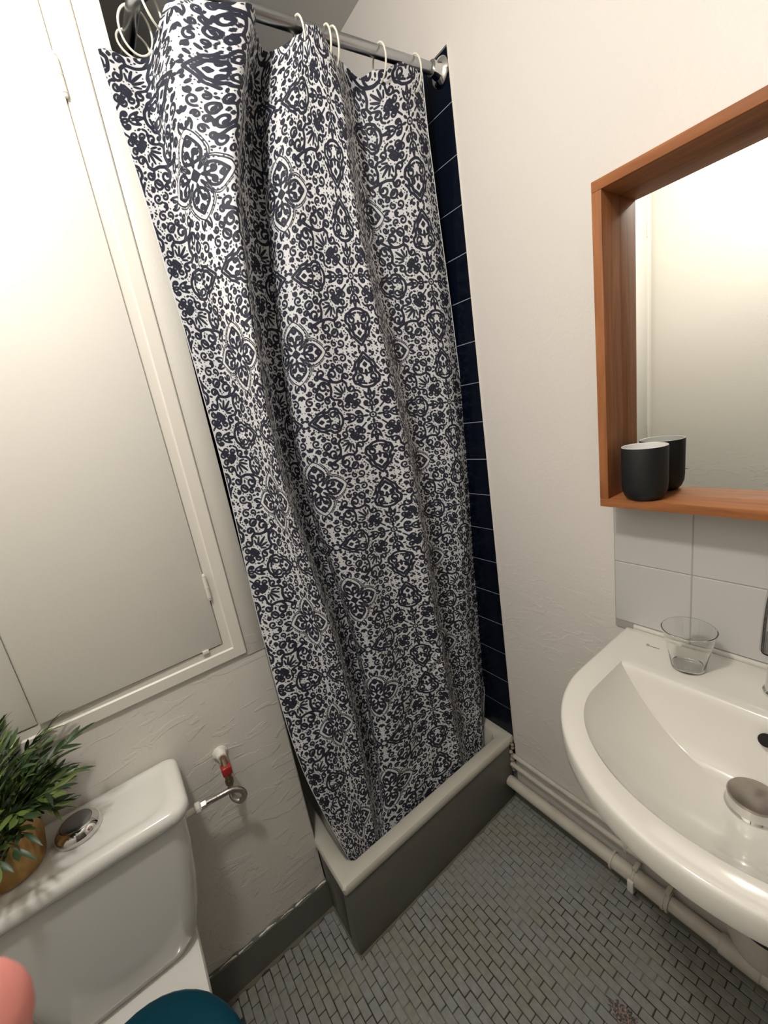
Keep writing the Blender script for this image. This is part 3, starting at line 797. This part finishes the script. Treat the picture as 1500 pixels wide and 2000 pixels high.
MB().box(.905, .910, my0 + th * .6, my1 - th * .6, mz0 + th * .6, mz1 - th * .6).build('mirror_glass', M_mirror, mir, smooth=0)
MB().box(.9103, XR - .001, my0 + th, my1 - th, mz0 + th, mz1 - th).build('back_panel', M_wood, mir, smooth=0, grain=(60, 6, 60, 2))

# ---- black cup on the frame's shelf
cx_, cy_, cz_ = .8640, .3474, mz0 + th + .0002
cupo = thing('cup', (cx_, cy_, cz_), 'matt black cup with white inside on the mirror shelf', 'cup')
MB().lathe((cx_, cy_, cz_), [(.001, 0), (.0255, 0), (.029, .0015), (.0345, .008), (.0385, .019), (.0395, .032), (.0398, .1035), (.0393, .105)], 48, cap1=False).build('cup_body', M_cup, cupo)
MB().lathe((cx_, cy_, cz_), [(.0393, .105), (.0386, .1057), (.0376, .105), (.0372, .10), (.037, .03), (.033, .010), (.001, .008)], 48, cap0=False).build('cup_lining', M_cupin, cupo)

# ================================================================== WASH BASIN
SY = .130; SZ = .846
sink = thing('wash_basin', (.70, SY, SZ), 'white ceramic wall-hung wash basin with a rounded front', 'basin')
NS = 120
def outline(a, bb, x0, xback, rc=0.012, dy=0.0):
    """D-shape: sides straight from xback to x0, half ellipse at the front; NS points, fixed distribution"""
    pts_ = []
    n1, n2, n3, n4 = 14, 62, 14, 30
    for k in range(n1): t = k / n1; pts_.append((xback + (x0 - xback) * t, bb))
    for k in range(n2): t = PI / 2 + PI * k / n2; pts_.append((x0 + a * math.cos(t), bb * math.sin(t)))
    for k in range(n3): t = k / n3; pts_.append((x0 + (xback - x0) * t, -bb))
    for k in range(n4): t = k / n4; pts_.append((xback, -bb + 2 * bb * t))
    return pts_
def ring3(pl2, z, zfun=None): return [(x, SY + y, z + (zfun(x, y) if zfun else 0)) for x, y in pl2]
def lerp2(p, q, t): return [(a[0] + (b_[0] - a[0]) * t, a[1] + (b_[1] - a[1]) * t) for a, b_ in zip(p, q)]
O = outline(.270, .276, .700, .9165); I = outline(.188, .2235, .663, .770)
Oin = lerp2(O, I, .06)
dr2 = [(.690 + (x - .690) * .12, (y) * .12) for x, y in I]
rings = []
def und(f, z, xs=.80):      # underside sections shrink towards the wall
    return ring3([(xs + (x - xs) * f if x < xs else x, y * f) for x, y in O], z)
rings += [und(.30, .655), und(.42, .665), und(.58, .70), und(.76, .745), und(.90, .785), und(.955, .803)]
rings += [ring3(lerp2(O, I, .045), .806), ring3(lerp2(O, I, .012), .812), ring3(lerp2(O, I, -.004), .823), ring3(lerp2(O, I, .0), .834), ring3(lerp2(O, I, .025), .8425), ring3(lerp2(O, I, .07), .8462)]
lip = lambda x, y: 0.0
rings += [ring3(lerp2(O, I, .16), .8478), ring3(lerp2(O, I, .45), .8475), ring3(lerp2(O, I, .86), .8468), ring3(lerp2(O, I, .965), .8460), ring3(lerp2(O, I, 1.0), .8425)]
for t in (.06, .13, .22, .33, .45, .58, .72, .86, 1.0):
    base = lerp2(I, dr2, t)
    z = .8425 - .1125 * (1 - (1 - t) ** 2.35)
    rings.append(ring3(base, z))
rings.append(ring3([(.690 + (x - .690) * .03, y * .03) for x, y in I], .729))
b = MB(); b.loft(rings); b.build('bowl', M_ceramic, sink, smooth=50)
# upstand along the wall and low border ridge of the shelf
MB().box(.913, XR - .007, SY - .262, SY + .262, .842, .8535).build('back_upstand', M_ceramic, sink, bevel=.003, seg=3)
# pop-up drain
pz = .733
DY = SY - .008
MB().lathe((.690, DY, pz - .003), [(.036, 0), (.0365, .003), (.034, .006), (.0335, .017), (.032, .021), (.030, .0225)], 48, cap1=False).build('drain_ring', M_chrome, sink)
MB().lathe((.690, DY, pz + .0185), [(.0335, 0), (.0338, .0025), (.0325, .0045), (.022, .0062), (.001, .0068)], 48).build('drain_cap', M_cap, sink)
# overflow hole in the back slope
MB().lathe((.7530, SY - .006, .8155), [(.0105, 0), (.0105, .0028), (.0095, .0034)], 28, (-.80, 0, .42)).build('overflow_hole', M_dark, sink)
# maker's mark: a small handwritten squiggle
b = MB(); q = []
for k in range(18): a = k / 17 * 2 * PI * .9; q.append((.8585 + .0028 * math.sin(a), .3395 - .0022 * math.cos(a), .8482))
for k in range(26): t = k / 25; q.append((.8570 + .0011 * math.sin(t * 22) * (1 - .5 * t) + .001 * t, .3375 - t * .021, .8482))
b.tube(q, .00045, 5); b.build('maker_mark', M_ink, sink)

# ---- tap
tap = thing('basin_tap', (.845, SY - .006, .848), 'chrome swan-neck tap at the right edge of the photo', 'tap')
ty = SY - .006
MB().lathe((.845, ty, .8477), [(.026, 0), (.026, .004), (.023, .007), (.021, .05), (.021, .09), (.018, .10)], 36).build('tap_body', M_chrome, tap)
sp_ = smoothpath([(.845, ty, .945), (.845, ty, 1.02), (.836, ty, 1.065), (.808, ty, 1.098), (.772, ty, 1.098), (.745, ty, 1.070), (.735, ty, 1.035), (.7305, ty, .992)], 8)
MB().tube(sp_, .0125, 24).build('spout', M_chrome, tap)
MB().tube([(.7307, ty, .994), (.7303, ty, .9885)], .0100, 24).build('aerator', M_dark, tap)
MB().tube([(.845, ty - .02, .915), (.842, ty - .045, .925), (.838, ty - .085, .94)], [.008, .007, .006], 14).build('lever', M_chrome, tap)

# ---- tumbler
gx_, gy_, gz_ = .830, .257, .8480
gl = thing('glass_tumbler', (gx_, gy_, gz_), 'clear empty glass tumbler on the basin shelf', 'glass')
MB().lathe((gx_, gy_, gz_), [(.001, .0012), (.022, .0004), (.0255, 0), (.0275, .002), (.0325, .03), (.0440, .0825), (.0447, .0845), (.0440, .0855), (.0428, .0845), (.0312, .03), (.0262, .0075), (.024, .006), (.001, .0055)], 64, cap0=True, cap1=True).build('tumbler', M_glass, gl)

# ---- bottle trap under the basin
tp = thing('bottle_trap', (.815, .112, .27), 'white plastic bottle trap with black seal under the basin', 'trap')
tx_, ty_ = .815, .112
MB().lathe((tx_, ty_, .262), [(.02, 0), (.040, .004), (.053, .014), (.059, .032), (.061, .06), (.061, .098)], 40).build('trap_cup', M_pipe, tp)
MB().lathe((tx_, ty_, .3595), [(.0625, 0), (.0632, .002), (.0632, .005), (.0625, .007)], 40).build('seal', M_rubber, tp)
MB().lathe((tx_, ty_, .366), [(.061, 0), (.060, .05), (.052, .075), (.03, .09), (.022, .10), (.022, .13)], 40).build('trap_body', M_pipe, tp)
MB().tube(smoothpath([(.690, SY, .645), (.690, SY, .60), (.705, SY - .004, .545), (.78, ty_ + .005, .52), (tx_, ty_, .50), (tx_, ty_, .49)], 6), .020, 18).build('tail_pipe', M_pipe, tp)
MB().lathe((.690, SY, .612), [(.031, 0), (.033, .006), (.033, .026), (.029, .03)], 24).build('union_nut', M_white, tp)
MB().tube(smoothpath([(tx_ + .03, ty_, .40), (.872, ty_ - .02, .395), (.884, ty_ - .05, .36), (.885, ty_ - .06, .25), (.886, ty_ - .055, .14), (.887, ty_ - .02, .092), (.887, ty_ + .03, .087)], 6), .0195, 18).build('waste_pipe', M_pipe, tp)

# ---- pipes along the right wall
p1 = thing('supply_pipe', (.905, .30, .175), 'thin painted water pipe, topmost on the right wall', 'pipe', 'pipes along the right wall')
MB().tube([(.9135, .796, .184), (.9125, .40, .182), (.9135, YF + .02, .176)], .0075, 14).build('pipe_run', M_pipe, p1)
MB().box(.901, XR, .366, .378, .170, .196).build('pipe_clip', M_pipe, p1, bevel=.002)
p2 = thing('supply_pipe', (.903, .30, .135), 'thin painted water pipe in the middle, between the thick and top pipes', 'pipe', 'pipes along the right wall')
MB().tube([(.908, .797, .148), (.906, .40, .147), (.907, YF + .02, .141)], .0085, 14).build('pipe_run', M_pipe, p2)
MB().box(.898, XR, .408, .418, .134, .158).build('pipe_clip', M_pipe, p2, bevel=.002)
p3 = thing('waste_pipe', (.893, .30, .07), 'thick white waste pipe running along the right wall above the floor', 'pipe', 'pipes along the right wall')
MB().tube([(.889, .797, .090), (.889, YF + .02, .083)], .0185, 24).build('pipe_run', M_pipe, p3)
for ya, yb, r in ((.444, .385, .0212), (.385, .300, .0225), (.197, .12, .0225)):
    MB().tube([(.889, ya, .0878), (.889, ya - .003, .0878), (.889, yb + .003, .087), (.889, yb, .087)], [r - .002, r, r, r - .002], 24).build('coupling', M_pipe, p3)
for y in (.383, .312, .302, .441):
    MB().lathe((.889, y, .0874), [(.0245, -.003), (.0252, -.001), (.0252, .001), (.0245, .003)], 28, (0, 1, 0)).build('clamp_ring', M_pipe, p3)
MB().box(.858, .866, .376, .391, .060, .098).build('clamp_tab', M_white, p3, bevel=.0015)
for y in (.383, .306):
    MB().box(.884, XR - .001, y - .006, y + .006, .107, .118).build('clamp_bracket', M_pipe, p3, bevel=.002)

# ================================================================== TOILET
TX = -.205
wc = thing('toilet', (TX, .70, 0), 'white close-coupled toilet with a square cistern and teal seat lid', 'toilet')
def sect(hw, yf, yb, z, rf=.05, rbk=.02, n=8):
    """rounded plan section: bulging front, flat back"""
    out = []
    for cx, cy, r, a in ((TX + hw - rbk, yb - rbk, rbk, 0), (TX - hw + rbk, yb - rbk, rbk, PI / 2), (TX - hw + rf, yf + rf, rf, PI), (TX + hw - rf, yf + rf, rf, 1.5 * PI)):
        for k in range(n + 1):
            t = a + PI / 2 * k / n; out.append((cx + r * math.cos(t), cy + r * math.sin(t), z))
    return out
b = MB()
b.loft([sect(.105, .835, .945, .408, .05), sect(.117, .815, .948, .416, .05), sect(.126, .806, .950, .440, .05), sect(.140, .804, .950, .500, .045), sect(.152, .803, .950, .570, .04), sect(.161, .802, .951, .650, .036), sect(.166, .802, .951, .726, .034)])
tank = b.build('cistern', M_ceramic_t, wc, smooth=60)
b = MB()
b.loft([sect(.1645, .801, .953, .7235, .03), sect(.174, .793, .957, .7265, .032), sect(.178, .789, .959, .734, .034), sect(.178, .789, .959, .744, .034), sect(.175, .792, .957, .752, .034), sect(.168, .799, .952, .756, .032),
        sect(.146, .812, .936, .7568, .04), sect(.142, .815, .933, .7540, .04), sect(.10, .83, .92, .7538, .02)])
lid = b.build('cistern_lid', M_ceramic_t, wc, smooth=60)
fb = MB().lathe((TX, .888, .755), [(.0375, 0), (.0378, .004), (.0350, .013), (.0290, .0195), (.0255, .021)], 48, cap1=False).build('flush_button', M_chrome, lid)
MB().lathe((TX, .888, .7755), [(.0255, -.001), (.0245, .0008), (.0225, .0016), (.012, .0018), (.001, .0012)], 40).build('button_plate', M_rail, lid)
def egg(hw, y0, y1, z, pinch=.0, n=48, back=.6):
    """egg plan: y0 front (towards camera), y1 back"""
    yc = y1 - (y1 - y0) * .44; out = []
    for k in range(n):
        t = 2 * PI * k / n; c, s = math.cos(t), math.sin(t)
        e = 2.0
        x = math.copysign(abs(c) ** (2 / e), c) * hw; yy = math.copysign(abs(s) ** (2 / e), s)
        out.append((TX + x, yc + (yy * (y1 - yc) if s > 0 else yy * (yc - y0)), z))
    return out
b = MB()
b.loft([egg(.098, .46, .90, 0), egg(.102, .45, .91, .02), egg(.088, .47, .92, .10), egg(.098, .42, .86, .20), egg(.135, .34, .80, .30), egg(.156, .305, .765, .36), egg(.162, .298, .755, .388), egg(.157, .304, .750, .397)])
b.build('bowl', M_ceramic_t, wc, smooth=50)
b = MB(); b.loft([sect(.085, .66, .945, .22, .05), sect(.105, .64, .945, .32, .05), sect(.116, .64, .945, .380, .05), sect(.117, .64, .945, .400, .05), sect(.114, .644, .942, .4075, .05)]); b.build('rear_deck', M_ceramic_t, wc, smooth=50)
b = MB(); b.loft([egg(.158, .302, .752, .4085), egg(.163, .297, .757, .412), egg(.163, .297, .757, .417), egg(.160, .301, .754, .4205)]); b.build('seat', M_teal, wc, smooth=50)
b = MB(); b.loft([egg(.155, .300, .762, .4215), egg(.161, .294, .768, .426), egg(.161, .294, .768, .434), egg(.155, .300, .762, .4405), egg(.140, .32, .740, .4440), egg(.08, .40, .66, .4465)]); b.build('seat_lid', M_teal, wc, smooth=50)

# ---- stop valve and hose feeding the cistern
va = thing('stop_valve', (.062, YL, .69), 'red-handled stop valve with white wall plate beside the cistern', 'valve')
vx, vz = .0595, .690
MB().lathe((vx, YL, vz), [(.0175, 0), (.0175, .003), (.0125, .008), (.010, .022)], 28, (0, -1, 0)).build('wall_plate', M_white, va)
MB().tube([(vx, YL - .012, vz), (vx, YL - .034, vz), (vx - .0005, YL - .040, vz - .010), (vx - .001, YL - .041, vz - .052)], [.0065, .0068, .0085, .0075], 16).build('valve_body', M_brass, va)
MB().box(vx - .0115, vx + .0105, YL - .054, YL - .030, vz - .030, vz - .006).build('valve_handle', M_red, va, bevel=.004, seg=3)
MB().box(vx - .0015, vx + .0075, YL - .030, YL - .018, vz - .006, vz + .004).build('handle_tab', M_red, va, bevel=.0015)
MB().lathe((vx - .001, YL - .041, vz - .060), [(.0095, 0), (.0095, .013)], 6).build('hex_nut', M_brass, va, smooth=20)
ho = thing('supply_hose', (.02, YL - .03, .63), 'looped braided steel hose between stop valve and cistern', 'hose')
hp = smoothpath([(vx - .001, YL - .041, vz - .058), (vx - .004, YL - .043, .612), (vx - .004, YL - .050, .597), (vx + .008, YL - .062, .589), (vx + .019, YL - .068, .602), (vx + .014, YL - .070, .623), (vx - .004, YL - .068, .635), (vx - .030, YL - .066, .637), (vx - .048, YL - .066, .639)], 10)
MB().tube(hp, .0066, 14).build('hose_braid', M_steel, ho)
e0 = hp[-1]
MB().tube([e0, e0 + Vector((-.014, 0, .001))], .0068, 14).build('crimp', M_chrome, ho)
MB().lathe(e0 + Vector((-.012, 0, .001)), [(.0092, 0), (.0092, .011)], 6, (-1, 0, 0.05)).build('hex_nut', M_chrome, ho, smooth=20)
MB().lathe(e0 + Vector((-.026, 0, .002)), [(.0085, -.004), (.0125, 0), (.0125, .008), (.010, .010)], 12, (-1, 0, 0.05)).build('plastic_nut', M_white, ho, smooth=20)
MB().tube([e0 + Vector((-.034, 0, .002)), e0 + Vector((-.055, 0, .002))], .0075, 12).build('inlet_stub', M_white, ho)

# ================================================================== POTTED PLANT
px_, py_, pz_ = -.298, .882, .7570
po = thing('potted_plant', (px_, py_, pz_), 'artificial green plant in a gold pot on the cistern lid', 'plant')
b = MB(); rings = []
nf = 96
for h, r in ((0, .001), (0, .040), (.003, .045), (.012, .0475), (.05, .0535), (.100, .0575), (.108, .0582), (.110, .0570), (.106, .0555), (.094, .054), (.093, .001)):
    amp = .0011 if .015 < h < .105 and r > .05 else 0
    rings.append([(px_ + (r + amp * math.sin(k * 2 * PI / nf * 24)) * math.cos(2 * PI * k / nf), py_ + (r + amp * math.sin(k * 2 * PI / nf * 24)) * math.sin(2 * PI * k / nf), pz_ + h) for k in range(nf)])
b.loft(rings); b.build('pot', M_gold, po, smooth=40)
MB().lathe((px_, py_, pz_ + .0935), [(.0525, 0), (.05, .003), (.02, .006), (.001, .007)], 24).build('soil', M_soil, po)
def leafmesh(L, wd, bend):
    vs = []; fs = []; n = 5
    for k in range(n + 1):
        t = k / n; h = wd * math.sin(PI * min(1, t * .92 + .06)) ** .8 * (1 if k < n else .05); z = -bend * t * t * L
        vs += [(t * L, -h, z), (t * L, 0, z - h * .35), (t * L, h, z)]
    for k in range(n):
        for j in range(2): a = k * 3 + j; fs.append((a, a + 1, a + 4, a + 3))
    return vs, fs
leaf_protos = []
for L, wd, bd in ((.034, .0036, .15), (.030, .0040, .35), (.040, .0036, .45), (.026, .0045, .1)):
    mb = MB(); vs, fs = leafmesh(L, wd, bd); mb.add(vs, fs)
    me = bpy.data.meshes.new('leaf'); me.from_pydata(mb.v, [], mb.f); me.materials.append(M_leaf)
    me.polygons.foreach_set('use_smooth', [True] * len(me.polygons)); leaf_protos.append((me, vs, fs))
pr = random.Random(11); nleaf = 0; rest = MB()
leafspots = []
for s in range(100):
    az = s * 2.399963 + pr.uniform(-.25, .25); q = math.sqrt((s + .5) / 100)
    el = math.radians(84 - 58 * q + pr.uniform(-8, 8)); Ls = pr.uniform(.095, .135) * (1.0 if el > .7 else .90)
    if math.sin(az) > .2: Ls *= .70 if el < 1.0 else .9
    if el > .8: Ls *= 1.38
    if math.cos(az + .5) > .3 and el < .9: Ls *= .92
    base = Vector((px_ + .030 * q * math.cos(az), py_ + .030 * q * math.sin(az), pz_ + .093))
    P = []
    for k in range(7):
        t = k / 6; e2 = el - .55 * t * t * (1 - .5 * math.sin(el))
        d = Vector((math.cos(az) * math.cos(e2), math.sin(az) * math.cos(e2), math.sin(e2)))
        P.append(base + Vector((math.cos(az) * math.cos(el), math.sin(az) * math.cos(el), math.sin(el))) * Ls * t * .5 + d * Ls * t * .5)
    P = [Vector((p.x, min(p.y, YL - .012), max(p.z, pz_ + .03 if (p - Vector((px_, py_, p.z))).length > .06 else p.z))) for p in P]
    MB().tube(P, [.0013 - .0008 * k / 6 for k in range(7)], 5).build('stem', M_stem, po)
    for k in range(11):
        t = .22 + .78 * k / 10; i = min(5, int(t * 6)); p = P[i].lerp(P[i + 1], t * 6 - i); tg = (P[i + 1] - P[i]).normalized()
        side = Vector((-math.sin(az), math.cos(az), 0)) * (1 if k % 2 else -1)
        d = (tg * pr.uniform(.7, 1.3) + side * pr.uniform(.25, .8) + Vector((0, 0, pr.uniform(-.1, .35)))).normalized()
        if k == 10: d = tg
        if p.y + d.y * .035 > YL - .012: d.y = -abs(d.y) * .2; d.normalize()
        leafspots.append((p, d, pr.randrange(4), pr.uniform(-1.2, 1.2), pr.uniform(.8, 1.15)))
def basis(d, roll):
    up = Vector((0, 0, 1)) if abs(d.z) < .95 else Vector((1, 0, 0))
    y = up.cross(d).normalized(); z = d.cross(y)
    return Matrix((( d.x, y.x, z.x), (d.y, y.y, z.y), (d.z, y.z, z.z))) @ Matrix.Rotation(roll, 3, 'X')
leafspots.sort(key=lambda q: -(Vector(q[0]) + q[1] * .02).dot(Vector((0.75, -.3, .55))))
org = ORG[po]
for k, (p, d, kind, roll, scl) in enumerate(leafspots):
    Mt = basis(d, roll)
    if k < 300:
        o = bpy.data.objects.new('leaf', leaf_protos[kind][0]); COL.objects.link(o); o.parent = po
        o.matrix_local = Matrix.Translation(p - org) @ (Mt * scl).to_4x4()
    else:
        rest.add([p + Mt @ (Vector(v) * scl) for v in leaf_protos[kind][1]], leaf_protos[kind][2])
rest.build('foliage', M_leaf, po, kind='stuff')

# ================================================================== PHOTOGRAPHER'S HAND (fingertip in the lower left corner, right by the lens)
def camp(x, y, z): return Vector(CAM + RC.T @ np.array([x, y, z]))
def hand():
    root = camp(-.125, .125, .02)
    ho_ = thing('hand', tuple(root), "pink fingertip of the photographer's hand in the lower left corner", 'hand')
    me = bpy.data.meshes.new('hand_skin')
    V = []; E = []; Rr = []
    def v(p, r): V.append(camp(*p) - root); Rr.append(r); return len(V) - 1
    w0 = v((-.150, .205, -.035), .026); w1 = v((-.140, .165, -.015), .028); E.append((w0, w1))
    palm = v((-.130, .130, .000), .030); E.append((w1, palm))
    kn = v((-.118, .110, .012), .022); E.append((palm, kn))
    def finger(rootp, pts_):
        prev = v(rootp[:3], rootp[3]); E.append((kn, prev))
        for p in pts_:
            k_ = v(p[:3], p[3]); E.append((prev, k_)); prev = k_
    finger((-.103, .100, .022, .0098), [(-.084, .090, .034, .0088), (-.066, .080, .044, .0082), (-.0535, .0665, .0500, .0082), (-.0484, .0618, .0505, .0078)])
    finger((-.112, .088, .010, .0098), [(-.100, .066, .022, .0088), (-.090, .048, .030, .0080), (-.084, .036, .036, .0068)])
    finger((-.122, .086, -.004, .0095), [(-.116, .060, .008, .0086), (-.108, .040, .018, .0078), (-.102, .028, .024, .0066)])
    finger((-.132, .092, -.016, .0085), [(-.130, .070, -.006, .0076), (-.124, .054, .002, .0068), (-.120, .045, .006, .0060)])
    th0 = v((-.118, .148, .018), .014); E.append((palm, th0)); prev = th0
    for p in ((-.098, .138, .036, .0108), (-.084, .124, .046, .0100), (-.076, .112, .050, .0080)):
        k_ = v(p[:3], p[3]); E.append((prev, k_)); prev = k_
    me.from_pydata(V, E, [])
    o = bpy.data.objects.new('hand_skin', me); COL.objects.link(o); o.parent = ho_
    sk = o.modifiers.new('skin', 'SKIN'); sub = o.modifiers.new('sub', 'SUBSURF'); sub.levels = 2; sub.render_levels = 2
    for i, r in enumerate(Rr): me.skin_vertices[0].data[i].radius = (r, r)
    me.skin_vertices[0].data[palm].use_root = True
    sk.use_smooth_shade = True
    me.materials.append(M_skin)
hand()
